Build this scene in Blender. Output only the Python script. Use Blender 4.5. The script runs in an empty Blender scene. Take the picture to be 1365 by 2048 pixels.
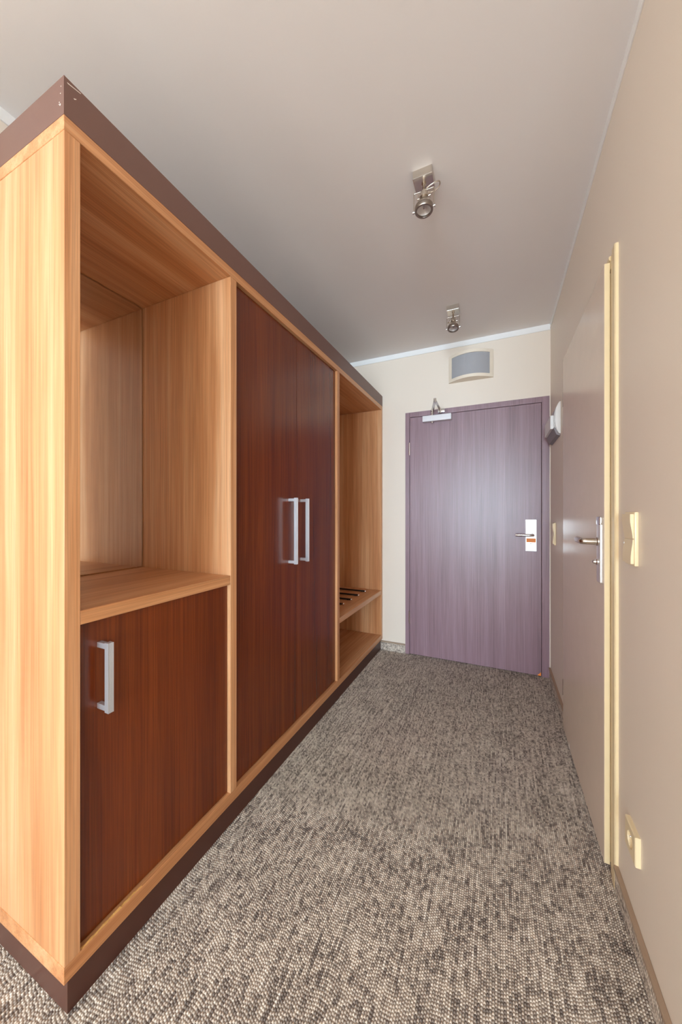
import bpy, bmesh, math, random
from mathutils import Vector, Matrix
random.seed(7)
C = bpy.context.scene.collection
S = bpy.context.scene
R = math.radians

# ------------------------------------------------------------------ camera
cam = bpy.data.objects.new('camera', bpy.data.cameras.new('camera'))
C.objects.link(cam)
cam.location = (0, 0, 1.22)
cam.rotation_euler = (R(90), 0, R(24.5545))
cam.data.sensor_fit = 'HORIZONTAL'
cam.data.sensor_width = 36
cam.data.lens = 36 * 686.7 / 1365
cam.data.shift_y = 1.5 / 1365
cam.data.clip_start = 0.02
S.camera = cam

# ------------------------------------------------------------------ sky, daylight, exposure
W = bpy.data.worlds.new('sky')
S.world = W
W.use_nodes = True
bg = W.node_tree.nodes['Background']
bg.inputs['Color'].default_value = (0.80, 0.90, 1.0, 1)
bg.inputs['Strength'].default_value = 1.2

def area(name, loc, rot, sx, sy, power, col):
    l = bpy.data.lights.new(name, 'AREA')
    l.shape = 'RECTANGLE'
    l.size, l.size_y = sx, sy
    l.energy = power
    l.color = col
    o = bpy.data.objects.new(name, l)
    C.objects.link(o)
    o.location = loc
    o.rotation_euler = rot
    return o
# daylight entering through the bedroom window behind the camera
area('window_daylight', (0.35, -7.16, 1.40), (R(90), 0, 0), 3.3, 1.8, 760, (0.70, 0.86, 1.0))
# warm fill light, added at a side window invented to brighten the corridor
area('side_fill', (-1.580, -1.5, 1.40), (0, R(-90), 0), 1.66, 1.86, 42, (1.0, 0.88, 0.74))

S.view_settings.view_transform = 'Standard'
S.view_settings.look = 'None'
S.view_settings.exposure = 0.11
S.view_settings.gamma = 1.0
S.view_settings.use_curve_mapping = False
S.cycles.use_denoising = True
S.cycles.max_bounces = 14
S.cycles.diffuse_bounces = 8
S.cycles.glossy_bounces = 6
S.cycles.sample_clamp_indirect = 6

# ------------------------------------------------------------------ helpers: materials
def lin(r, g, b):
    f = lambda c: c / 12.92 if c <= 0.04045 else ((c + 0.055) / 1.055) ** 2.4
    return (f(r / 255), f(g / 255), f(b / 255), 1)

class NT:
    def __init__(self, name):
        self.m = bpy.data.materials.new(name)
        self.m.use_nodes = True
        self.t = self.m.node_tree
        self.b = self.t.nodes['Principled BSDF']
    def n(self, typ, **kw):
        x = self.t.nodes.new(typ)
        for k, v in kw.items():
            setattr(x, k, v)
        return x
    def l(self, a, b):
        self.t.links.new(a, b)
    def set(self, sock, v):
        if hasattr(v, 'is_output'):
            self.l(v, sock)
        else:
            sock.default_value = v
    def math(self, op, a, b=0.0, c=0.0):
        x = self.n('ShaderNodeMath', operation=op)
        for s, v in zip(x.inputs, (a, b, c)):
            self.set(s, v)
        return x.outputs[0]
    def mix(self, fac, a, b, blend='MIX'):
        x = self.n('ShaderNodeMix', data_type='RGBA', blend_type=blend)
        self.set(x.inputs[0], fac)
        self.set(x.inputs[6], a)
        self.set(x.inputs[7], b)
        return x.outputs[2]
    def vec(self, x=0.0, y=0.0, z=0.0):
        v = self.n('ShaderNodeCombineXYZ')
        for s, a in zip(v.inputs, (x, y, z)):
            self.set(s, a)
        return v.outputs[0]
    def noise(self, v, scale=1.0, detail=2.0, rough=0.5):
        x = self.n('ShaderNodeTexNoise')
        self.l(v, x.inputs['Vector'])
        x.inputs['Scale'].default_value = scale
        x.inputs['Detail'].default_value = detail
        x.inputs['Roughness'].default_value = rough
        return x.outputs['Fac']
    def ramp(self, f, stops):
        x = self.n('ShaderNodeValToRGB')
        self.l(f, x.inputs[0])
        e = x.color_ramp.elements
        while len(e) < len(stops):
            e.new(0.5)
        for el, (p, c) in zip(e, stops):
            el.position = p
            el.color = c
        return x.outputs[0]
    def bump(self, h, strength, dist):
        x = self.n('ShaderNodeBump')
        x.inputs['Strength'].default_value = strength
        x.inputs['Distance'].default_value = dist
        self.l(h, x.inputs['Height'])
        self.l(x.outputs[0], self.b.inputs['Normal'])
    def coords(self, rnd=True):
        tc = self.n('ShaderNodeTexCoord')
        o = tc.outputs['Object']
        if rnd:
            oi = self.n('ShaderNodeObjectInfo')
            k = self.math('MULTIPLY', oi.outputs['Random'], 37.0)
            a = self.n('ShaderNodeVectorMath', operation='ADD')
            self.l(o, a.inputs[0])
            self.l(self.vec(k, k, k), a.inputs[1])
            o = a.outputs[0]
        return o
    def scaled(self, v, s):
        x = self.n('ShaderNodeVectorMath', operation='MULTIPLY')
        self.l(v, x.inputs[0])
        x.inputs[1].default_value = s
        return x.outputs[0]

def simple(name, col, rough=0.5, metal=0.0, spec=0.5, coat=0.0, bump=None):
    k = NT(name)
    k.b.inputs['Base Color'].default_value = col
    k.b.inputs['Roughness'].default_value = rough
    k.b.inputs['Metallic'].default_value = metal
    k.b.inputs['Specular IOR Level'].default_value = spec
    k.b.inputs['Coat Weight'].default_value = coat
    v = k.coords()
    # slight unevenness of tone so that no surface is perfectly flat
    f = k.noise(v, 14.0, 3.0)
    c2 = tuple(x * 0.92 for x in col[:3]) + (1,)
    k.l(k.mix(f, col, c2), k.b.inputs['Base Color'])
    if bump:
        k.bump(k.noise(v, bump[0], 3.0), bump[1], bump[2])
    return k.m

def wood(name, axis, light, mid, dark, rough, spec, band=9.0, fine=0.10, coat=0.0, streak=260.0):
    k = NT(name)
    v = k.coords()
    def sc(a, l):
        return {'x': (l, a, a), 'y': (a, l, a), 'z': (a, a, l)}[axis]
    warp = k.noise(k.scaled(v, sc(3.0, 0.9)), 1.0, 2.0)
    wv = k.n('ShaderNodeVectorMath', operation='ADD')
    k.l(v, wv.inputs[0])
    w = k.math('MULTIPLY', warp, 0.10)
    k.l(k.vec(w, w, w), wv.inputs[1])
    broad = k.noise(k.scaled(wv.outputs[0], sc(band, 0.35)), 1.0, 4.0, 0.62)
    med = k.noise(k.scaled(v, sc(band * 7, 0.9)), 1.0, 3.0, 0.6)
    fin = k.noise(k.scaled(v, sc(streak, 3.0)), 1.0, 3.0, 0.65)
    f = k.math('ADD', k.math('MULTIPLY', broad, 0.66), k.math('MULTIPLY', med, 0.34))
    col = k.ramp(f, [(0.36, dark), (0.50, mid), (0.64, light)])
    fr = k.ramp(fin, [(0.35, (1 - fine * 2.2,) * 3 + (1,)), (0.62, (1, 1, 1, 1))])
    col = k.mix(1.0, col, fr, 'MULTIPLY')
    k.l(col, k.b.inputs['Base Color'])
    k.b.inputs['Roughness'].default_value = rough
    k.b.inputs['Specular IOR Level'].default_value = spec
    k.b.inputs['Coat Weight'].default_value = coat
    k.b.inputs['Coat Roughness'].default_value = 0.15
    k.bump(fin, 0.12, 0.0006)
    return k.m

def paint(name, col, rough=0.75):
    k = NT(name)
    v = k.coords(False)
    big = k.noise(v, 1.7, 3.0)
    c2 = tuple(x * 0.95 for x in col[:3]) + (1,)
    k.l(k.mix(big, col, c2), k.b.inputs['Base Color'])
    k.b.inputs['Roughness'].default_value = rough
    k.b.inputs['Specular IOR Level'].default_value = 0.5
    k.bump(k.noise(v, 260.0, 3.0), 0.08, 0.0010)
    return k.m

def carpet(name, floor_like=True):
    k = NT(name)
    tc = k.n('ShaderNodeTexCoord')
    sp = k.n('ShaderNodeSeparateXYZ')
    k.l(tc.outputs['Object'], sp.inputs[0])
    x, y, z = sp.outputs
    if not floor_like:           # upright strip: its rows run along the wall
        x = k.math('ADD', x, y)
        x, y = z, x
    px, py = 0.0066, 0.0075
    xr = k.math('DIVIDE', x, px)
    row = k.math('FLOOR', xr)
    rn = k.n('ShaderNodeTexWhiteNoise', noise_dimensions='1D')
    k.l(row, rn.inputs['W'])
    yr = k.math('ADD', k.math('DIVIDE', y, py), k.math('MULTIPLY', rn.outputs['Value'], 5.0))
    cell = k.math('FLOOR', yr)
    wn = k.n('ShaderNodeTexWhiteNoise', noise_dimensions='2D')
    k.l(k.vec(row, cell, 0.0), wn.inputs['Vector'])
    # dark dashes along the rows, shorter ones across, large soft blocks
    d1 = k.noise(k.vec(k.math('MULTIPLY', row, 0.85), k.math('MULTIPLY', y, 17.0), 0.0), 1.0, 2.0)
    d2 = k.noise(k.vec(k.math('MULTIPLY', x, 42.0), k.math('MULTIPLY', y, 60.0), 4.0), 1.0, 2.0)
    d3 = k.noise(k.vec(k.math('MULTIPLY', x, 9.0), k.math('MULTIPLY', y, 7.0), 9.0), 1.0, 2.0)
    f = k.math('ADD', k.math('MULTIPLY', d1, 0.46), k.math('MULTIPLY', d2, 0.18))
    f = k.math('ADD', f, k.math('MULTIPLY', d3, 0.16))
    d4 = k.noise(k.vec(k.math('MULTIPLY', row, 0.9), k.math('MULTIPLY', y, 3.2), 17.0), 1.0, 1.0)
    f = k.math('ADD', f, k.math('MULTIPLY', d4, 0.22))
    f = k.math('ADD', f, k.math('MULTIPLY', wn.outputs['Value'], 0.20))
    col = k.ramp(f, [(0.48, lin(128, 117, 110)), (0.585, lin(184, 171, 159)), (0.70, lin(220, 208, 194)), (0.86, lin(242, 234, 224))])
    # each loop of pile is a small bump
    hx = k.math('ABSOLUTE', k.math('SINE', k.math('MULTIPLY', xr, math.pi)))
    hy = k.math('ABSOLUTE', k.math('SINE', k.math('MULTIPLY', yr, math.pi)))
    h = k.math('MULTIPLY', k.math('POWER', hx, 0.6), hy) if not floor_like else hy
    h = k.math('ADD', h, k.math('MULTIPLY', wn.outputs['Value'], 0.35))
    k.l(col, k.b.inputs['Base Color'])
    k.b.inputs['Roughness'].default_value = 0.95
    k.b.inputs['Specular IOR Level'].default_value = 0.1
    k.bump(h, 0.8, 0.0022)
    return k.m

L1, L2, L3 = lin(226, 175, 130), lin(209, 150, 102), lin(188, 125, 78)
M = {}
M['wood_v'] = wood('light_cherry_upright', 'z', L1, L2, L3, 0.40, 0.45)
M['wood_h'] = wood('light_cherry_lengthwise', 'y', L1, L2, L3, 0.36, 0.45)
M['wenge'] = wood('dark_wenge_veneer', 'z', lin(128, 58, 17), lin(112, 47, 12), lin(96, 38, 9), 0.25, 0.62, band=14, fine=0.13)
M['door_wood'] = wood('purple_brown_veneer', 'z', lin(157, 128, 138), lin(147, 117, 127), lin(132, 104, 113), 0.36, 0.62, band=16, fine=0.10)
M['fascia'] = simple('brown_laminate', lin(112, 80, 70), 0.38, bump=(180, 0.05, 0.001))
M['plinth'] = simple('dark_brown_laminate', lin(84, 50, 40), 0.35)
M['wall'] = paint('cream_wall_paint', lin(234, 222, 208), 0.46)
M['ceiling'] = paint('white_ceiling_paint', lin(238, 234, 232))
M['white'] = paint('white_trim_paint', lin(240, 240, 240), 0.5)
M['carpet'] = carpet('loop_pile_carpet')
M['carpet_strip'] = carpet('carpet_strip', False)
M['cap'] = simple('brown_plastic_cap', lin(168, 144, 122), 0.5)
M['mirror'] = simple('mirror_glass', (0.83, 0.82, 0.80, 1), 0.045, 1.0)
M['alu'] = simple('satin_aluminium', (0.68, 0.70, 0.75, 1), 0.34, 0.7)
M['chrome'] = simple('chrome', (0.82, 0.82, 0.83, 1), 0.12, 1.0)
M['nickel'] = simple('brushed_nickel', (0.66, 0.60, 0.53, 1), 0.26, 1.0)
M['darknickel'] = simple('dark_nickel', (0.33, 0.28, 0.24, 1), 0.30, 1.0)
M['steel'] = simple('satin_steel', (0.93, 0.93, 0.93, 1), 0.36, 0.85)
M['silver'] = simple('silver_lacquer', lin(222, 220, 224), 0.35, 0.2)
M['frame_cream'] = simple('cream_door_frame_lacquer', lin(232, 212, 172), 0.35)
M['leaf'] = simple('grey_beige_door_lacquer', lin(230, 214, 198), 0.26, 0.0, 0.42)
M['plastic'] = simple('cream_switch_plastic', lin(238, 220, 182), 0.32)
M['plastic_w'] = simple('white_plastic', lin(236, 236, 236), 0.35)
M['plastic_t'] = simple('frosted_diffuser_plastic', lin(205, 208, 210), 0.18)
M['grey_cloth'] = simple('grey_speaker_mesh', lin(168, 168, 172), 0.85, bump=(900, 0.3, 0.001))
M['greyplastic'] = simple('grey_plastic', lin(140, 134, 138), 0.45)
M['speaker_cream'] = simple('cream_white_plastic', lin(240, 228, 210), 0.4)
M['black'] = simple('black_plastic', lin(22, 20, 20), 0.4)
M['orange'] = simple('orange_sticker', lin(244, 138, 46), 0.5)
M['rawwood'] = simple('raw_chipboard', lin(222, 170, 100), 0.9, bump=(300, 0.6, 0.003))
M['rawplaster'] = simple('chipped_white_primer', lin(232, 224, 214), 0.9)
M['darkgap'] = simple('dark_gap', lin(40, 28, 22), 0.8)
def glass(name, tint, gl):
    k = NT(name)
    t = k.t
    tr = k.n('ShaderNodeBsdfTransparent')
    tr.inputs[0].default_value = tint
    g = k.n('ShaderNodeBsdfGlossy')
    g.inputs['Roughness'].default_value = 0.03
    mx = k.n('ShaderNodeMixShader')
    mx.inputs[0].default_value = gl
    k.l(tr.outputs[0], mx.inputs[1])
    k.l(g.outputs[0], mx.inputs[2])
    k.l(mx.outputs[0], t.nodes['Material Output'].inputs[0])
    return k.m
M['glass'] = glass('clear_glass', (0.96, 0.97, 0.97, 1), 0.05)
M['lens'] = glass('lamp_lens_glass', (0.97, 0.97, 0.97, 1), 0.08)
M['reflector'] = simple('lamp_reflector', (0.85, 0.84, 0.83, 1), 0.38, 0.35)

# ------------------------------------------------------------------ helpers: shapes (world coordinates)
def bm_new():
    return bmesh.new()

def bx(bm, x0, x1, y0, y1, z0, z1, bev=0.0, seg=2):
    r = bmesh.ops.create_cube(bm, size=1.0)
    vs = r['verts']
    for v in vs:
        v.co = Vector(((x0 + x1) / 2 + v.co.x * (x1 - x0), (y0 + y1) / 2 + v.co.y * (y1 - y0), (z0 + z1) / 2 + v.co.z * (z1 - z0)))
    if bev > 0:
        es = list({e for v in vs for e in v.link_edges})
        bmesh.ops.bevel(bm, geom=es, offset=bev, segments=seg, profile=0.6, affect='EDGES')
    return bm

def box(x0, x1, y0, y1, z0, z1, bev=0.0, seg=2):
    return bx(bm_new(), x0, x1, y0, y1, z0, z1, bev, seg)

def frame_of(d):
    d = d.normalized()
    a = Vector((0, 0, 1)) if abs(d.z) < 0.9 else Vector((1, 0, 0))
    u = d.cross(a).normalized()
    return u, d.cross(u).normalized()

def lathe(bm, p, d, prof, n=28, cap=True):
    """prof: list of (distance along d, radius) from point p"""
    p, d = Vector(p), Vector(d).normalized()
    u, w = frame_of(d)
    rings = []
    for t, r in prof:
        rings.append([bm.verts.new(p + d * t + (u * math.cos(2 * math.pi * i / n) + w * math.sin(2 * math.pi * i / n)) * r) for i in range(n)])
    for a, b in zip(rings, rings[1:]):
        for i in range(n):
            j = (i + 1) % n
            bm.faces.new((a[i], a[j], b[j], b[i]))
    if cap:
        bm.faces.new(rings[0][::-1])
        bm.faces.new(rings[-1])
    bmesh.ops.recalc_face_normals(bm, faces=bm.faces)
    return bm

def cyl(bm, p, q, r, n=20):
    p, q = Vector(p), Vector(q)
    return lathe(bm, p, q - p, [(0, r), ((q - p).length, r)], n)

def tube(bm, pts, r, n=10):
    pts = [Vector(p) for p in pts]
    rings = []
    u = None
    for i, p in enumerate(pts):
        d = (pts[min(i + 1, len(pts) - 1)] - pts[max(i - 1, 0)]).normalized()
        if u is None:
            u, w = frame_of(d)
        else:
            u = (u - d * u.dot(d)).normalized()
            w = d.cross(u)
        rings.append([bm.verts.new(p + (u * math.cos(2 * math.pi * k / n) + w * math.sin(2 * math.pi * k / n)) * r) for k in range(n)])
    for a, b in zip(rings, rings[1:]):
        for k in range(n):
            j = (k + 1) % n
            bm.faces.new((a[k], a[j], b[j], b[k]))
    bm.faces.new(rings[0][::-1])
    bm.faces.new(rings[-1])
    bmesh.ops.recalc_face_normals(bm, faces=bm.faces)
    return bm

def spline(pts, n=8):
    P = [Vector(p) for p in pts]
    P = [P[0] * 2 - P[1]] + P + [P[-1] * 2 - P[-2]]
    out = []
    for i in range(1, len(P) - 2):
        for k in range(n):
            t = k / n
            a, b, c, d = P[i - 1:i + 3]
            out.append(0.5 * ((2 * b) + (c - a) * t + (2 * a - 5 * b + 4 * c - d) * t * t + (3 * b - a - 3 * c + d) * t ** 3))
    out.append(P[-2])
    return out

def prism(bm, poly, vec):
    """closed polygon of 3D points, extruded along vec"""
    v = Vector(vec)
    a = [bm.verts.new(Vector(p)) for p in poly]
    b = [bm.verts.new(Vector(p) + v) for p in poly]
    n = len(poly)
    bm.faces.new(a)
    bm.faces.new(b[::-1])
    for i in range(n):
        j = (i + 1) % n
        bm.faces.new((a[i], b[i], b[j], a[j]))
    bmesh.ops.recalc_face_normals(bm, faces=bm.faces)
    return bm

def root_loc(o):
    while o.parent:
        o = o.parent
    return o.location

def obj(name, bm, mat, parent=None, smooth=False, label=None):
    if parent is not None:
        bmesh.ops.translate(bm, verts=bm.verts, vec=-root_loc(parent))
    me = bpy.data.meshes.new(name)
    bm.to_mesh(me)
    bm.free()
    me.materials.append(M[mat])
    if smooth:
        for p in me.polygons:
            p.use_smooth = True
        if hasattr(me, 'set_sharp_from_angle'):
            me.set_sharp_from_angle(angle=R(38))
    o = bpy.data.objects.new(name, me)
    C.objects.link(o)
    if parent is not None:
        o.parent = parent
    if label:
        o['label'] = label
    return o

def thing(name, loc, label, cat, group=None, kind=None):
    o = bpy.data.objects.new(name, None)
    o.empty_display_size = 0.05
    C.objects.link(o)
    o.location = loc
    o['label'] = label
    o['category'] = cat
    if group:
        o['group'] = group
    if kind:
        o['kind'] = kind
    return o

def struct(name, bm, mat, label, cat):
    o = obj(name, bm, mat)
    o['kind'] = 'structure'
    o['label'] = label
    o['category'] = cat
    return o

# ------------------------------------------------------------------ the setting
XR, YF, XL, H = 0.354, 2.944, -1.556, 2.612      # right wall, end wall, left wall, ceiling
YB, XE, YT = -7.0, 2.20, 0.20                    # window wall, bedroom side wall, corner of the bathroom wall
T = 0.14

b = box(XL - T, XE + T, YB - T, YF + T, -0.10, -0.0045)
PX = 0.0066                                      # rows of loop pile, each a rounded ridge
k0, k1 = math.floor((XL - .02) / PX), math.ceil((XE + .02) / PX)
prev = None
for k in range(k0, k1):
    for q in range(6):
        t_ = q / 6
        zz = -0.0042 + 0.0042 * math.sin(math.pi * t_) ** 0.6
        cur = (b.verts.new(((k + t_) * PX, YB - .02, zz)), b.verts.new(((k + t_) * PX, YF + .02, zz)))
        if prev:
            b.faces.new((prev[0], cur[0], cur[1], prev[1]))
        prev = cur
struct('floor', b, 'carpet', 'grey-beige loop pile carpet with dark flecks', 'carpet')
struct('ceiling', box(XL - T, XE + T, YB - T, YF + T, H, H + 0.12), 'ceiling', 'plain white painted ceiling', 'ceiling')
VY0, VY1 = -2.50, -0.5                          # opening added for the side fill light
b = bm_new()
bx(b, XL - T, XL, YB - T, VY0, 0, H)
bx(b, XL - T, XL, VY1, YF + T, 0, H)
bx(b, XL - T, XL, VY0, VY1, 0, 0.5)
bx(b, XL - T, XL, VY0, VY1, 2.3, H)
struct('wall_left', b, 'wall', 'cream wall behind the long wardrobe', 'wall')
# end wall with the entrance opening
DX0, DX1, DH = -0.729, 0.347, 2.083
b = bm_new()
bx(b, XL, DX0, YF, YF + T, 0, H)
bx(b, DX1, XR + T, YF, YF + T, 0, H)
bx(b, DX0, DX1, YF, YF + T, DH, H)
struct('wall_far', b, 'wall', 'cream end wall around the dark entry door', 'wall')
# right wall with the bathroom door opening
BY0, BY1, BH = 1.44, 2.28, 2.055
b = bm_new()
bx(b, XR, XR + T, YT, BY0, 0, H)
bx(b, XR, XR + T, BY1, YF, 0, H)
bx(b, XR, XR + T, BY0, BY1, BH, H)
struct('wall_right', b, 'wall', 'beige right wall with pale bathroom door and light switches', 'wall')
struct('wall_return', box(XR + T, XE + T, YT, YT + T, 0, H), 'wall', 'cream return wall of the bathroom in the bedroom', 'wall')
struct('wall_room_side', box(XE, XE + T, YB - T, YT, 0, H), 'wall', 'cream side wall of the bedroom', 'wall')
WX0, WX1, WZ0, WZ1 = -1.30, 2.00, 0.50, 2.30
b = bm_new()
bx(b, XL, WX0, YB - T, YB, 0, H)
bx(b, WX1, XE, YB - T, YB, 0, H)
bx(b, WX0, WX1, YB - T, YB, 0, WZ0)
bx(b, WX0, WX1, YB - T, YB, WZ1, H)
struct('wall_back', b, 'wall', 'cream window wall of the bedroom', 'wall')
w = thing('window_1', ((WX0 + WX1) / 2, YB, WZ0), 'wide white two-pane bedroom window', 'window', kind='structure')
xm = (WX0 + WX1) / 2
b = bm_new()
for x0, x1, z0, z1 in ((WX0, WX0 + .06, WZ0, WZ1), (WX1 - .06, WX1, WZ0, WZ1), (xm - .04, xm + .04, WZ0, WZ1), (WX0, WX1, WZ0, WZ0 + .06), (WX0, WX1, WZ1 - .06, WZ1)):
    bx(b, x0, x1, YB - .09, YB - .03, z0, z1)
obj('window_frame', b, 'white', w)
for x0, x1 in ((WX0 + .06, xm - .04), (xm + .04, WX1 - .06)):
    obj('pane', box(x0, x1, YB - .064, YB - .058, WZ0 + .06, WZ1 - .06), 'glass', w)
obj('window_sill', box(WX0 - .04, WX1 + .04, YB - .03, YB + .14, WZ0 - .03, WZ0, .004), 'white', w)

w = thing('fill_window', (XL, (VY0 + VY1) / 2, WZ0), 'added white two-pane window around the side fill light', 'window', kind='structure')  # unseen window, added to house the warm fill light
ym = (VY0 + VY1) / 2
b = bm_new()
for y0, y1, z0, z1 in ((VY0, VY0 + .06, .5, 2.3), (VY1 - .06, VY1, .5, 2.3), (ym - .04, ym + .04, .5, 2.3), (VY0, VY1, .5, .56), (VY0, VY1, 2.24, 2.3)):
    bx(b, XL - .09, XL - .03, y0, y1, z0, z1)
obj('window_frame', b, 'white', w)
for y0, y1 in ((VY0 + .06, ym - .04), (ym + .04, VY1 - .06)):
    obj('pane', box(XL - .064, XL - .058, y0, y1, .56, 2.24), 'glass', w)
obj('window_sill', box(XL - .03, XL + .12, VY0 - .04, VY1 + .04, .47, .5, .004), 'white', w)

# white strip painted along the top of the walls
ZC = H - 0.043
struct('trim_1', box(XL, XR, YF - .006, YF, ZC, H, .001), 'white', 'white strip along the top of the end wall', 'trim')
struct('trim_2', box(XR - .004, XR, YT, YF - .006, ZC + .006, H, .001), 'white', 'white strip along the top of the right wall', 'trim')
struct('trim_3', box(XL, XL + .006, YB, YF - .006, ZC, H, .001), 'white', 'white strip above the wardrobe along the left wall', 'trim')

def baseboard(name, label, x0, x1, y0, y1, capx, capy):
    t = thing(name, ((x0 + x1) / 2, (y0 + y1) / 2, 0), label, 'baseboard', kind='structure')
    obj('carpet_strip', box(x0, x1, y0, y1, 0, .072, .001), 'carpet_strip', t)
    obj('cap_rail', box(x0 - capx, x1, y0 - capy, y1, .070, .082, .002), 'cap', t)
    return t
baseboard('baseboard_far', 'carpet-faced baseboard between wardrobe and entry door', -0.9515, DX0 - .002, YF - .010, YF, 0, .003)
baseboard('baseboard_right', 'carpet-faced baseboard with brown cap below the socket', XR - .010, XR, YT, 1.377, .004, 0)
baseboard('baseboard_corner', 'short carpet-faced baseboard between bathroom door and entry door', XR - .010, XR, BY1 + .062, YF - .010, .004, 0)

# ------------------------------------------------------------------ entry door
d = thing('door_1', ((DX0 + DX1) / 2, YF, 0), 'purple-brown wooden entry door with lever lock and closer', 'door', kind='structure')
FW = 0.038
YFr = YF - 0.006
obj('door_jamb', box(DX0, DX0 + FW - .0015, YFr, YF + .10, 0, DH, .002), 'door_wood', d)
obj('door_jamb', box(DX1 - .049, DX1, YFr, YF + .10, 0, DH, .002), 'door_wood', d)
obj('door_head', box(DX0 + FW - .0015, DX1 - .049, YFr, YF + .10, DH - .042, DH, .002), 'door_wood', d)
LX0, LX1 = DX0 + FW + .001, DX1 - .052
leaf = obj('door_leaf', box(LX0, LX1, YFr + .002, YFr + .045, .006, DH - .045, .002), 'door_wood', d)
YLf = YFr + .002
obj('rebate_stop', box(LX0 - .01, LX1 + .012, YFr + .047, YFr + .07, .0, DH - .03), 'darkgap', d)
for z0, z1 in ((1.714, 1.822), (.266, .376)):
    b = bm_new()
    cyl(b, (-.692, YFr - .003, z0), (-.692, YFr - .003, z1), .0065, 14)
    for zz in (z0 + (z1 - z0) / 3, z0 + 2 * (z1 - z0) / 3):
        lathe(b, (-.692, YFr - .003, zz - .001), (0, 0, 1), [(0, .0072), (.002, .0072)], 14)
    obj('hinge', b, 'chrome', d, True)
# lock plate, sticker, screws, lever
lk = obj('lock_plate', box(.190, .264, YLf - .008, YLf, .931, 1.169, .0025), 'steel', d, label='satin steel lock plate')
obj('sticker', box(.1955, .2585, YLf - .0088, YLf - .0078, .998, 1.028), 'orange', lk, label='orange sticker')
for sx in (.199, .255):
    for sz in (.943, 1.157):
        b = bm_new()
        lathe(b, (sx, YLf - .0078, sz), (0, -1, 0), [(0, .0045), (.0012, .0042), (.0016, .0025)], 14)
        obj('screw', b, 'nickel', lk, True)
b = bm_new()
lathe(b, (.226, YLf - .0078, .987), (0, -1, 0), [(0, .0035), (.0012, .003)], 14)
obj('indicator', b, 'black', lk, True)
b = bm_new()
lathe(b, (.236, YLf - .008, 1.053), (0, -1, 0), [(0, .013), (.004, .013), (.006, .010), (.034, .0095)], 20)
pts = spline([(.236, YLf - .038, 1.053), (.236, YLf - .050, 1.053), (.226, YLf - .057, 1.053), (.20, YLf - .058, 1.053), (.150, YLf - .057, 1.053), (.124, YLf - .052, 1.053)], 6)
tube(b, pts, .0102, 16)
obj('lever', b, 'chrome', lk, True, label='chrome lever')
# door closer
cl = obj('door_closer', box(-.574, -.342, YLf - .047, YLf, 1.979, 2.028, .004), 'silver', d, label='silver overhead door closer')
b = bm_new()
cyl(b, (-.497, YLf - .026, 1.966), (-.497, YLf - .026, 2.062), .011, 18)
obj('spindle', b, 'chrome', cl, True)
b = bm_new()
bx(b, -.452, -.395, YFr - .034, YFr, 2.046, 2.072, .003)
cyl(b, (-.430, YFr - .030, 2.040), (-.430, YFr - .030, 2.080), .008)
obj('arm_bracket', b, 'chrome', cl, True)
def arm(p, q, wd, th):
    p, q = Vector(p), Vector(q)
    dd = (q - p).normalized()
    s = dd.cross(Vector((0, 0, 1))).normalized() * wd / 2
    return [p + s, q + s * .85, q - s * .85, p - s], Vector((0, 0, th))
b = bm_new()
pl, vv = arm((-.497, YLf - .026, 2.058), (-.430, 2.645, 2.058), .024, .007)
prism(b, pl, vv)
obj('arm', b, 'nickel', cl)
b = bm_new()
pl, vv = arm((-.430, 2.645, 2.066), (-.432, YFr - .028, 2.066), .018, .006)
prism(b, pl, vv)
obj('arm', b, 'nickel', cl)
b = bm_new()
cyl(b, (-.430, 2.645, 2.050), (-.430, 2.645, 2.080), .010)
obj('elbow_pin', b, 'chrome', cl, True)
# chipped corner at the foot of the leaf
b = bm_new()
prism(b, [(.293, YLf - .0004, .007), (.268, YLf - .0004, .007), (.293, YLf - .0004, .034)], (0, .0012, 0))
obj('chipped_corner', b, 'orange', leaf, label='bare orange wood where the veneer is chipped')

# ------------------------------------------------------------------ bathroom door
d = thing('door_2', (XR, 1.86, 0), 'pale glossy bathroom door in a cream frame on the right', 'door', kind='structure')
def archi(y_in, y_out, z1):
    """upright of the frame: low step beside the leaf, raised band outside"""
    b = bm_new()
    s = 1 if y_out > y_in else -1
    ym = y_in + s * .030
    prof = [(XR, y_in), (XR - .004, y_in), (XR - .004, ym - s * .004), (XR - .009, ym), (XR - .010, y_out - s * .004), (XR - .007, y_out), (XR, y_out)]
    prism(b, [(x, y, 0) for x, y in prof], (0, 0, z1))
    return b
obj('architrave', archi(1.442, 1.377, 2.092), 'frame_cream', d)
obj('architrave', archi(2.276, 2.341, 2.092), 'frame_cream', d)
b = bm_new()
prof = [(XR, 2.05), (XR - .004, 2.05), (XR - .004, 2.075), (XR - .009, 2.079), (XR - .010, 2.088), (XR - .007, 2.092), (XR, 2.092)]
prism(b, [(x, 1.442, z) for x, z in prof], (0, 2.276 - 1.442, 0))
obj('head_architrave', b, 'frame_cream', d)
obj('jamb_lining', box(XR + .0005, XR + T, 1.442, 1.452, 0, BH - .001), 'frame_cream', d)
obj('jamb_lining', box(XR + .0005, XR + T, 2.268, 2.2785, 0, BH - .001), 'frame_cream', d)
obj('head_lining', box(XR + .0005, XR + T, 1.452, 2.268, BH - .012, BH - .001), 'frame_cream', d)
XLf = XR - .021
LY0, LY1, LZ0, LZ1 = 1.449, 2.268, .018, 2.074
lf = obj('door_leaf', box(XLf, XR - .005, LY0 + .0012, LY1, LZ0, LZ1, .002), 'leaf', d, label='grey-beige glossy door leaf')
obj('edge_band', box(XLf + .0006, XR - .005, LY0, LY0 + .0012, LZ0, LZ1), 'frame_cream', lf, label='cream edge of the leaf')
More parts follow.
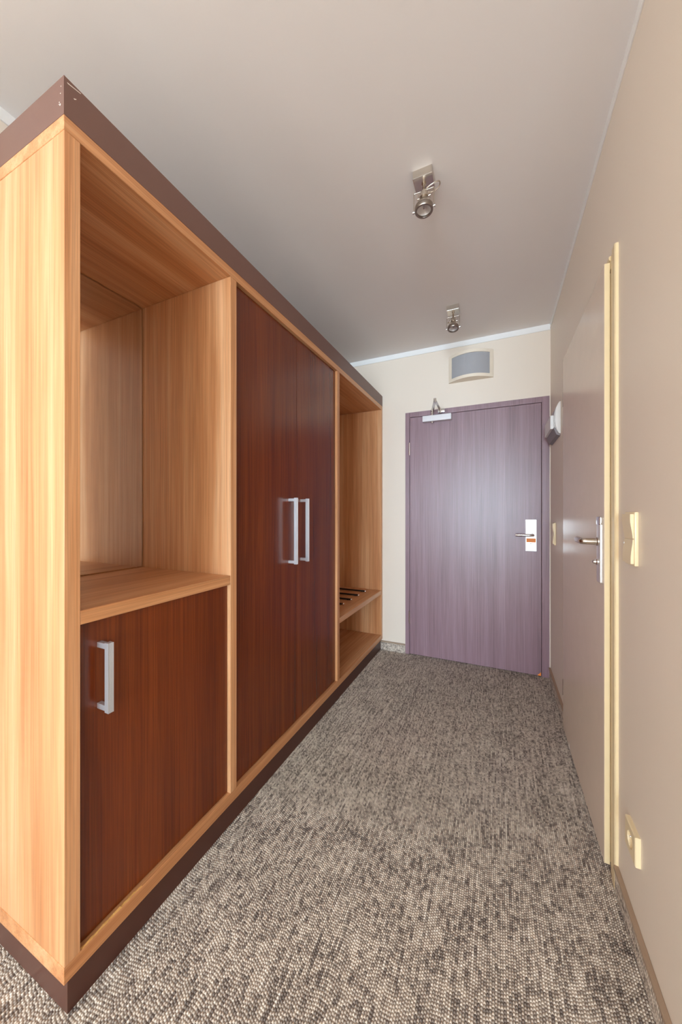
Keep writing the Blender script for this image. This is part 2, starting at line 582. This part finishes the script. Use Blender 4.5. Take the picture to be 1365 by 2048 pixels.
obj('leaf_core', box(XR - .0045, XR + .022, LY0 + .012, LY1 - .012, LZ0, LZ1 - .03), 'frame_cream', d)
pt = box(XLf - .0105, XLf, 1.459, 1.505, .974, 1.206, .0045, 3)
hp = obj('handle_plate', pt, 'steel', lf, True, label='satin nickel handle plate')
obj('plate_cap', box(XLf - .0112, XLf - .0005, 1.4585, 1.5055, 1.176, 1.2066, .0045, 3), 'chrome', hp, True)
b = bm_new()
lathe(b, (XLf - .009, 1.486, 1.118), (-1, 0, 0), [(0, .015), (.004, .015), (.006, .0118), (.036, .0115)], 20)
pts = spline([(XLf - .040, 1.486, 1.118), (XLf - .050, 1.488, 1.118), (XLf - .055, 1.498, 1.118), (XLf - .055, 1.53, 1.118), (XLf - .053, 1.585, 1.118)], 6)
tube(b, pts, .0112, 16)
obj('lever', b, 'nickel', hp, True)
b = bm_new()
lathe(b, (XLf - .010, 1.486, 1.046), (-1, 0, 0), [(0, .011), (.004, .011), (.006, .008), (.014, .006), (.016, .004)], 18)
obj('thumb_turn', b, 'chrome', hp, True)
for zc in (.24, 1.86):
    b = bm_new()
    cyl(b, (XLf + .006, LY1 + .008, zc - .045), (XLf + .006, LY1 + .008, zc + .045), .007, 14)
    obj('hinge', b, 'nickel', d, True)
b = bm_new()
prism(b, [(XLf - .0006, 2.066, .0185), (XLf - .0006, 2.094, .0185), (XLf - .0006, 2.088, .041)], (.001, 0, 0))
obj('chipped_spot', b, 'rawplaster', lf, label='white chip at the foot of the leaf')

# ------------------------------------------------------------------ wardrobe
XC, YC = -0.937, 0.4675            # front plane, near end
XK = -1.545                        # back of the carcass
wd = thing('wardrobe', ((XC + XK) / 2, (YC + YF) / 2, 0), 'long light cherry built-in wardrobe with dark doors and open niches', 'wardrobe')
ZP, ZB, ZT0, ZT1, ZF = .0965, .137, 2.132, 2.167, 2.259
YE = 2.942
def part(name, mat, x0, x1, y0, y1, z0, z1, bev=.0009, label=None):
    return obj(name, box(x0, x1, y0, y1, z0, z1, bev, 1), mat, wd, label=label)
part('top_panel', 'wood_h', XK, XC, YC, YE, ZT0, ZT1)
part('bottom_panel', 'wood_h', XK, XC, YC, YE, ZP, ZB)
part('side_panel', 'wood_v', XK, XC, YC + .0008, .503, ZB + .0006, ZT0 - .0006)
part('side_panel', 'wood_v', XK, XC - .0005, 2.912, YE, ZB + .0006, ZT0 - .0006)
part('divider', 'wood_v', XK, XC, 1.026, 1.060, ZB + .0006, ZT0 - .0006)
part('divider', 'wood_v', XK, XC, 1.995, 2.028, ZB + .0006, ZT0 - .0006)
# brown boards above and below
def mitred(name, mat, xf, yf, th, z0, z1, lab):
    b = prism(bm_new(), [(xf, yf, z0), (xf, YE, z0), (xf - th, YE, z0), (xf - th, yf + th, z0)], (0, 0, z1 - z0))
    f_ = obj(name, b, mat, wd, label=lab)
    b = prism(bm_new(), [(xf, yf, z0), (xf - th, yf + th, z0), (XK, yf + th, z0), (XK, yf, z0)], (0, 0, z1 - z0))
    return f_, obj(name, b, mat, wd, label=lab)
ff, fs = mitred('fascia', 'fascia', XC, YC, .020, ZT1 + .0004, ZF, 'brown fascia board')
mitred('plinth', 'plinth', XC - .015, YC + .015, .019, .0005, ZP - .0004, 'dark brown plinth')
part('dust_cover', 'fascia', XK, XC - .020, YC + .020, YE, ZT1 + .001, ZT1 + .010)
# niche with mirror, shelf and low door
XM = -1.440
part('back_panel', 'wood_v', XM - .024, XM - .008, .5035, 1.0255, ZB + .001, ZT0 - .001)
mr = part('mirror', 'mirror', XM - .005, XM, .5065, 1.0225, .982, ZT0 - .004, .0012, label='mirror at the back of the niche')
part('shelf', 'wood_h', XM - .007, XC - .0003, .5034, 1.0256, .943, .978)
XD = XC - .015
def wdoor(y0, y1, z0, z1, hy, hz0, hz1, lab):
    o = part('door', 'wenge', XD - .018, XD, y0, y1, z0, z1, .0012, lab)
    b = bm_new()
    # square bar with fine grooves in front and two posts
    x0, x1, wy = XC + .019, XC + .034, .014
    prof = [(x0, hy), (x1, hy)]
    for k in range(4):
        g = hy + .0022 + k * .0028
        prof += [(x1, g), (x1 - .0006, g + .0004), (x1 - .0006, g + .0009), (x1, g + .0013)]
    prof += [(x1, hy + wy), (x0, hy + wy)]
    prism(b, [(x, y, hz0) for x, y in prof], (0, 0, hz1 - hz0))
    hd = obj('handle', b, 'alu', o, label='square aluminium bar handle')
    b = bm_new()
    for zc in (hz0 + .010, hz1 - .010):
        bx(b, XD, x0 + .001, hy + .001, hy + wy - .001, zc - .007, zc + .007, .001)
    for p_ in list(b.verts):
        p_.co += Vector((0, 0, 0))
    # posts belong to the handle mesh: join them in
    me = hd.data
    b2 = bmesh.new()
    b2.from_mesh(me)
    bmesh.ops.translate(b, verts=b.verts, vec=-root_loc(hd))
    tmp = bpy.data.meshes.new('tmp')
    b.to_mesh(tmp)
    b.free()
    b2.from_mesh(tmp)
    b2.to_mesh(me)
    b2.free()
    bpy.data.meshes.remove(tmp)
    return o
wdoor(.505, 1.0245, ZB + .003, .941, .549, .707, .886, 'low dark wenge cupboard door')
wdoor(1.0620, 1.5268, ZB + .003, ZT0 - .003, 1.449, .965, 1.294, 'near tall dark wenge door')
wdoor(1.5292, 1.9935, ZB + .003, ZT0 - .003, 1.561, .965, 1.294, 'far tall dark wenge door')
part('back_panel', 'wood_v', XM - .024, XM - .008, 1.0605, 1.9945, ZB + .001, ZT0 - .001)
# pale strip behind the gap of the doors
part('centre_post', 'wood_v', XD - .060, XD - .0195, 1.519, 1.537, ZB + .001, ZT0 - .001)
# open luggage bay
part('back_panel', 'wood_v', XM - .008, XM + .008, 2.0285, 2.9115, ZB + .001, ZT0 - .001)
part('shelf', 'wood_h', XM + .009, XC - .0003, 2.0284, 2.9116, .499, .534)
for y in (2.174, 2.328, 2.478, 2.632, 2.790):
    b = bm_new()
    cyl(b, (XM + .06, y, .5415), (-1.046, y, .5415), .0065, 14)
    for x in (XM + .08, -1.075):
        bx(b, x - .006, x + .006, y - .004, y + .004, .534, .539)
    r_ = obj('luggage_bar', b, 'black', wd, True, label='dark luggage bar with chrome tip')
    b = bm_new()
    lathe(b, (-1.048, y, .5415), (1, 0, 0), [(0, .0074), (.006, .0074), (.009, .0055), (.0105, .002)], 14)
    obj('end_cap', b, 'chrome', r_, True)
# splintered edge of the bottom panel by the low door, flaked spots on the fascia
b = bm_new()
y = .506
while y < .660:
    w_ = random.uniform(.004, .010)
    hgt = random.uniform(.001, .0035) * (1.0 if y < .60 else .5)
    dp = random.uniform(.004, .0095)
    x0 = XC - .001 - random.uniform(0, .002)
    prism(b, [(x0, y, ZB - .0004), (x0 - dp, y + random.uniform(-.002, .002), ZB - .0004), (x0 - dp * .6, y + w_ * .5, ZB + hgt), (x0 - .001, y + w_ * .7, ZB + hgt * .4)], (0, w_, .0002))
    y += w_ * random.uniform(.7, 1.3)
obj('splintered_edge', b, 'rawwood', wd, label='splintered bare chipboard edge')
b = bm_new()
for (sx, sz, r_) in ((-.951, 2.222, .0016), (-.956, 2.203, .0014), (-.953, 2.196, .0026), (-.958, 2.199, .0010), (-.949, 2.238, .0013)):
    n = 7
    poly = [(sx + r_ * random.uniform(.6, 1.2) * math.cos(k * 2 * math.pi / n), YC - .0003, sz + r_ * random.uniform(.6, 1.3) * math.sin(k * 2 * math.pi / n)) for k in range(n)]
    prism(b, poly, (0, .0006, 0))
for (sy, sz, dy, dz) in ((.474, 2.249, .030, .006), (.488, 2.226, .006, .004)):
    prism(b, [(XC + .0003, sy, sz), (XC + .0003, sy + dy, sz + dz), (XC + .0003, sy + dy, sz + dz - .0016), (XC + .0003, sy + .002, sz - .0018)], (-.0006, 0, 0))
obj('flaked_spots', b, 'rawplaster', fs, label='small white flaked spots')

# ------------------------------------------------------------------ wall loudspeaker
sp = thing('wall_speaker', (-.198, YF, 2.28), 'bowed cream loudspeaker box with grey front above the entry door', 'speaker')
SX0, SX1, SZ0, SZ1 = -.366, -.031, 2.281, 2.496
def arc(t, dep0, dep1):            # depth of the bow at t in 0..1
    return dep0 + (dep1 - dep0) * (1 - (2 * t - 1) ** 2)
N = 24
def bow_ring(z, dep0, dep1, x0=SX0, x1=SX1):
    return [(x0 + (x1 - x0) * i / N, YF - arc((x0 + (x1 - x0) * i / N - SX0) / (SX1 - SX0), dep0, dep1), z) for i in range(N + 1)]
b = bm_new()
D0, D1 = .014, .092
rim_x, rim_z = .026, .024
xi0, xi1 = SX0 + rim_x, SX1 - rim_x
# top and bottom boards, side boards and rails
for z0, z1 in ((SZ0, SZ0 + rim_z), (SZ1 - rim_z, SZ1)):
    prism(b, bow_ring(z0, D0, D1) + [(SX1, YF, z0), (SX0, YF, z0)], (0, 0, z1 - z0))
for x0, x1 in ((SX0, xi0), (xi1, SX1)):
    ring = bow_ring(SZ0 + rim_z, D0, D1, x0, x1)
    prism(b, ring + [(x1, YF, SZ0 + rim_z), (x0, YF, SZ0 + rim_z)], (0, 0, SZ1 - SZ0 - 2 * rim_z))
obj('housing', b, 'speaker_cream', sp)
b = bm_new()
ring = [(x, y + .006, z) for x, y, z in bow_ring(SZ0 + rim_z, D0, D1, xi0, xi1)]
prism(b, ring + [(x, y + .004, z) for x, y, z in ring[::-1]], (0, 0, SZ1 - SZ0 - 2 * rim_z))
obj('grille', b, 'grey_cloth', sp, label='grey mesh front')

# ------------------------------------------------------------------ emergency light
el = thing('emergency_light', (XR, 2.68, 1.71), 'white wall light with rounded end cap beside the entry door', 'light')
def dprof(y, z0, z1, dep, n=14, p=2.0):
    zc, hz = (z0 + z1) / 2, (z1 - z0) / 2
    return [(XR - .0005, y, z0)] + [(XR - .004 - (dep - .004) * (1 - abs(math.sin(a)) ** p) ** .62, y, zc + hz * math.sin(a)) for a in [-math.pi / 2 + math.pi * i / n for i in range(n + 1)]] + [(XR - .0005, y, z1)]
b = bm_new()
prism(b, dprof(2.492, 1.711, 1.909, .030), (0, .014, 0))
obj('end_cap', b, 'plastic_w', el)
b = bm_new()
prism(b, dprof(2.852, 1.711, 1.909, .030), (0, .014, 0))
obj('end_cap', b, 'plastic_w', el)
b = bm_new()
prism(b, dprof(2.506, 1.716, 1.904, .034, 18), (0, .346, 0))
obj('diffuser', b, 'plastic_t', el)
b = bm_new()
bx(b, XR - .050, XR - .030, 2.54, 2.82, 1.752, 1.838, .003)
obj('sign_plate', b, 'plastic_w', el)
b = bm_new()
prism(b, [(XR - .0005, 2.508, 1.700), (XR - .020, 2.508, 1.708), (XR - .030, 2.508, 1.735), (XR - .036, 2.508, 1.752), (XR - .020, 2.508, 1.752), (XR - .0005, 2.508, 1.740)], (0, .342, 0))
obj('lower_rail', b, 'greyplastic', el)

# ------------------------------------------------------------------ switches and socket on the right wall
def rocker(bm, y0, y1, z0, z1, d0, d1, up):
    """rocker with a wavy front, thicker at one end"""
    n = 12
    prof = [(XR - .008, z0)]
    for i in range(n + 1):
        t = i / n
        s = t if up else 1 - t
        dep = d0 + (d1 - d0) * (0.5 - 0.5 * math.cos(math.pi * s)) + .0015 * math.sin(math.pi * t)
        prof.append((XR - dep, z0 + (z1 - z0) * t))
    prof.append((XR - .008, z1))
    prism(bm, [(x, y0, z) for x, z in prof], (0, y1 - y0, 0))
    return bm
def switch(loc_y, z0, label):
    t = thing('light_switch', (XR, loc_y, z0), label, 'switch', 'cream double light switches on the right wall')
    y0, y1, hh = loc_y - .041, loc_y + .041, .151
    obj('frame', box(XR - .0095, XR, y0, y1, z0, z0 + hh, .003, 2), 'plastic', t, True)
    zm = z0 + hh / 2
    r1 = obj('rocker', rocker(bm_new(), y0 + .006, y1 - .006, zm + .0015, z0 + hh - .006, .0115, .0175, True), 'plastic', t)
    r2 = obj('rocker', rocker(bm_new(), y0 + .006, y1 - .006, z0 + .006, zm - .0015, .0115, .0160, False), 'plastic', t)
    b = bm_new()
    lathe(b, (XR - .016, y1 - .020, zm - .014), (-1, 0, 0), [(0, .003), (.001, .0025)], 12)
    obj('indicator', b, 'plastic_w', r2, True)
    return t
switch(1.243, 1.071, 'cream double light switch right of the bathroom door')
switch(2.728, 1.002, 'small far cream double light switch next to the entry door frame')

so = thing('wall_socket', (XR, 1.229, .25), 'cream power socket low on the wall above the baseboard', 'socket')
y0, y1, z0, z1 = 1.188, 1.270, .250, .332
yc, zc = (y0 + y1) / 2, (z0 + z1) / 2
b = bm_new()
# square cover around a round well
n = 32
xo = XR - .0125
def sq(a, hs):
    c, s_ = math.cos(a), math.sin(a)
    k = hs / max(abs(c), abs(s_))
    return c * k, s_ * k
outer_b, outer_f, in_f, in_b = [], [], [], []
for i in range(n):
    a = 2 * math.pi * i / n + math.pi / n * 0
    oy, oz = sq(a, .041)
    fy, fz = sq(a, .0385)
    outer_b.append(b.verts.new((XR, yc + oy, zc + oz)))
    outer_f.append(b.verts.new((xo + .002, yc + oy, zc + oz)))
    in_f.append((b.verts.new((xo, yc + fy, zc + fz)), b.verts.new((xo, yc + .0215 * math.cos(a), zc + .0215 * math.sin(a)))))
    in_b.append(b.verts.new((XR - .001, yc + .020 * math.cos(a), zc + .020 * math.sin(a))))
for i in range(n):
    j = (i + 1) % n
    b.faces.new((outer_b[i], outer_b[j], outer_f[j], outer_f[i]))
    b.faces.new((outer_f[i], outer_f[j], in_f[j][0], in_f[i][0]))
    b.faces.new((in_f[i][0], in_f[j][0], in_f[j][1], in_f[i][1]))
    b.faces.new((in_f[i][1], in_f[j][1], in_b[j], in_b[i]))
b.faces.new(in_b)
bmesh.ops.recalc_face_normals(b, faces=b.faces)
obj('cover', b, 'plastic', so)
for dy in (-.0095, .0095):
    b = bm_new()
    lathe(b, (XR - .001, yc + dy, zc), (-1, 0, 0), [(0, .003), (.0008, .003)], 12)
    obj('contact_hole', b, 'black', so)
b = bm_new()
lathe(b, (XR - .001, yc, zc + .010), (-1, 0, 0), [(0, .0024), (.010, .0024), (.012, .001)], 12)
obj('earth_pin', b, 'chrome', so, True)

# ------------------------------------------------------------------ ceiling spotlights
def spotlight(xc, ybox, label, aim, yaw):
    t = thing('ceiling_spotlight', (xc, ybox, H), label, 'spotlight', 'nickel spotlights on the corridor ceiling')
    hb = .033
    obj('canopy', box(xc - .039, xc + .039, ybox - .036, ybox + .036, H - hb, H, .0015), 'nickel', t)
    ys = ybox
    zb = H - .062
    b = bm_new()
    lathe(b, (xc, ys, H - hb), (0, 0, -1), [(0, .009), (.005, .009), (.007, .0055), (.030, .005), (.034, .008), (.040, .008)], 18)
    obj('stem', b, 'nickel', t, True)
    zh = H - .139
    hw = .0415
    b = bm_new()
    tube(b, spline([(xc - hw, ys, zh), (xc - hw, ys, zb - .012), (xc - hw, ys, zb - .003), (xc - hw + .003, ys, zb), (xc - hw + .012, ys, zb), (xc, ys, zb), (xc + hw - .012, ys, zb), (xc + hw - .003, ys, zb), (xc + hw, ys, zb - .003), (xc + hw, ys, zb - .012), (xc + hw, ys, zh)], 5), .0021, 10)
    yk = obj('yoke', b, 'nickel', t, True)
    d_ = Vector(aim).normalized()
    p = Vector((xc, ys, zh))
    for s in (-1, 1):
        b = bm_new()
        lathe(b, (xc + s * .034, ys, zh), (s, 0, 0), [(0, .003), (.005, .003), (.0055, .0062), (.012, .0062), (.0135, .004)], 14)
        obj('yoke_screw', b, 'chrome', yk, True)
    # lamp can: rear socket, neck, flared shell
    b = bm_new()
    lathe(b, p - d_ * .088, d_, [(.016, .0005), (.0162, .010), (.018, .0160), (.034, .0165), (.035, .0175), (.039, .0175), (.040, .0135), (.049, .0135), (.051, .019), (.064, .0285), (.074, .0325), (.088, .0335)], 32, cap=False)
    sh = obj('lamp_shell', b, 'nickel', t, True)
    b = bm_new()
    prof = [(-.010, .0335), (-.010, .0365), (.006, .0370), (.009, .0350), (.009, .0290), (.006, .0280), (-.002, .0285)]
    lathe(b, p, d_, prof + [prof[0]], 36, cap=False)
    obj('rim', b, 'darknickel', sh, True)
    b = bm_new()
    lathe(b, p + d_ * .002, -d_, [(0, .0285), (.006, .024), (.014, .016), (.019, .009), (.021, .003)], 30, cap=False)
    obj('reflector', b, 'reflector', sh, True)
    b = bm_new()
    lathe(b, p + d_ * -.016, d_, [(0, .004), (.010, .0045), (.014, .003), (.015, .001)], 14)
    obj('bulb', b, 'chrome', sh, True)
    b = bm_new()
    lathe(b, p + d_ * .003, d_, [(0, .0284), (.0015, .0284)], 30)
    obj('lens', b, 'lens', sh)
    # rear clamp ring and its two lugs
    b = bm_new()
    lathe(b, p - d_ * .053, d_, [(0, .0190), (.005, .0190)], 24)
    for s in (-1, 1):
        cyl(b, p - d_ * .050 + Vector((s * .017, 0, 0)), p - d_ * .050 + Vector((s * .027, 0, .002)), .0035, 10)
        cyl(b, p - d_ * .068 + Vector((s * .024, 0, 0)), p - d_ * .042 + Vector((s * .024, 0, 0)), .0022, 10)
    obj('clamp_ring', b, 'nickel', sh, True)
    return t, p, d_, ys, zb
t, p, d_, ys, zb = spotlight(-.2775, 1.432, 'nearer nickel ceiling spotlight in the middle of the corridor', (.0, -.03, -1.0), 0)
b = bm_new()
tube(b, spline([(-.2775, ys - .004, zb - .006), (-.262, ys - .018, zb - .010), (-.235, ys - .022, zb - .004), (-.214, ys - .014, zb + .003), (-.216, ys + .002, zb - .002), (-.240, ys + .006, zb - .012), tuple(p - d_ * .071)], 8), .0024, 8)
obj('cable', b, 'nickel', t, True)
t, p, d_, ys, zb = spotlight(-.275, 2.436, 'farther nickel ceiling spotlight near the entry door', (.02, -.16, -.98), 0)
b = bm_new()
tube(b, spline([(-.275, ys - .004, zb - .004), (-.276, ys - .016, zb - .018), (-.290, ys - .018, zb - .034), (-.309, ys - .008, zb - .038), (-.306, ys + .012, zb - .030), tuple(p - d_ * .071)], 8), .0024, 8)
obj('cable', b, 'nickel', t, True)
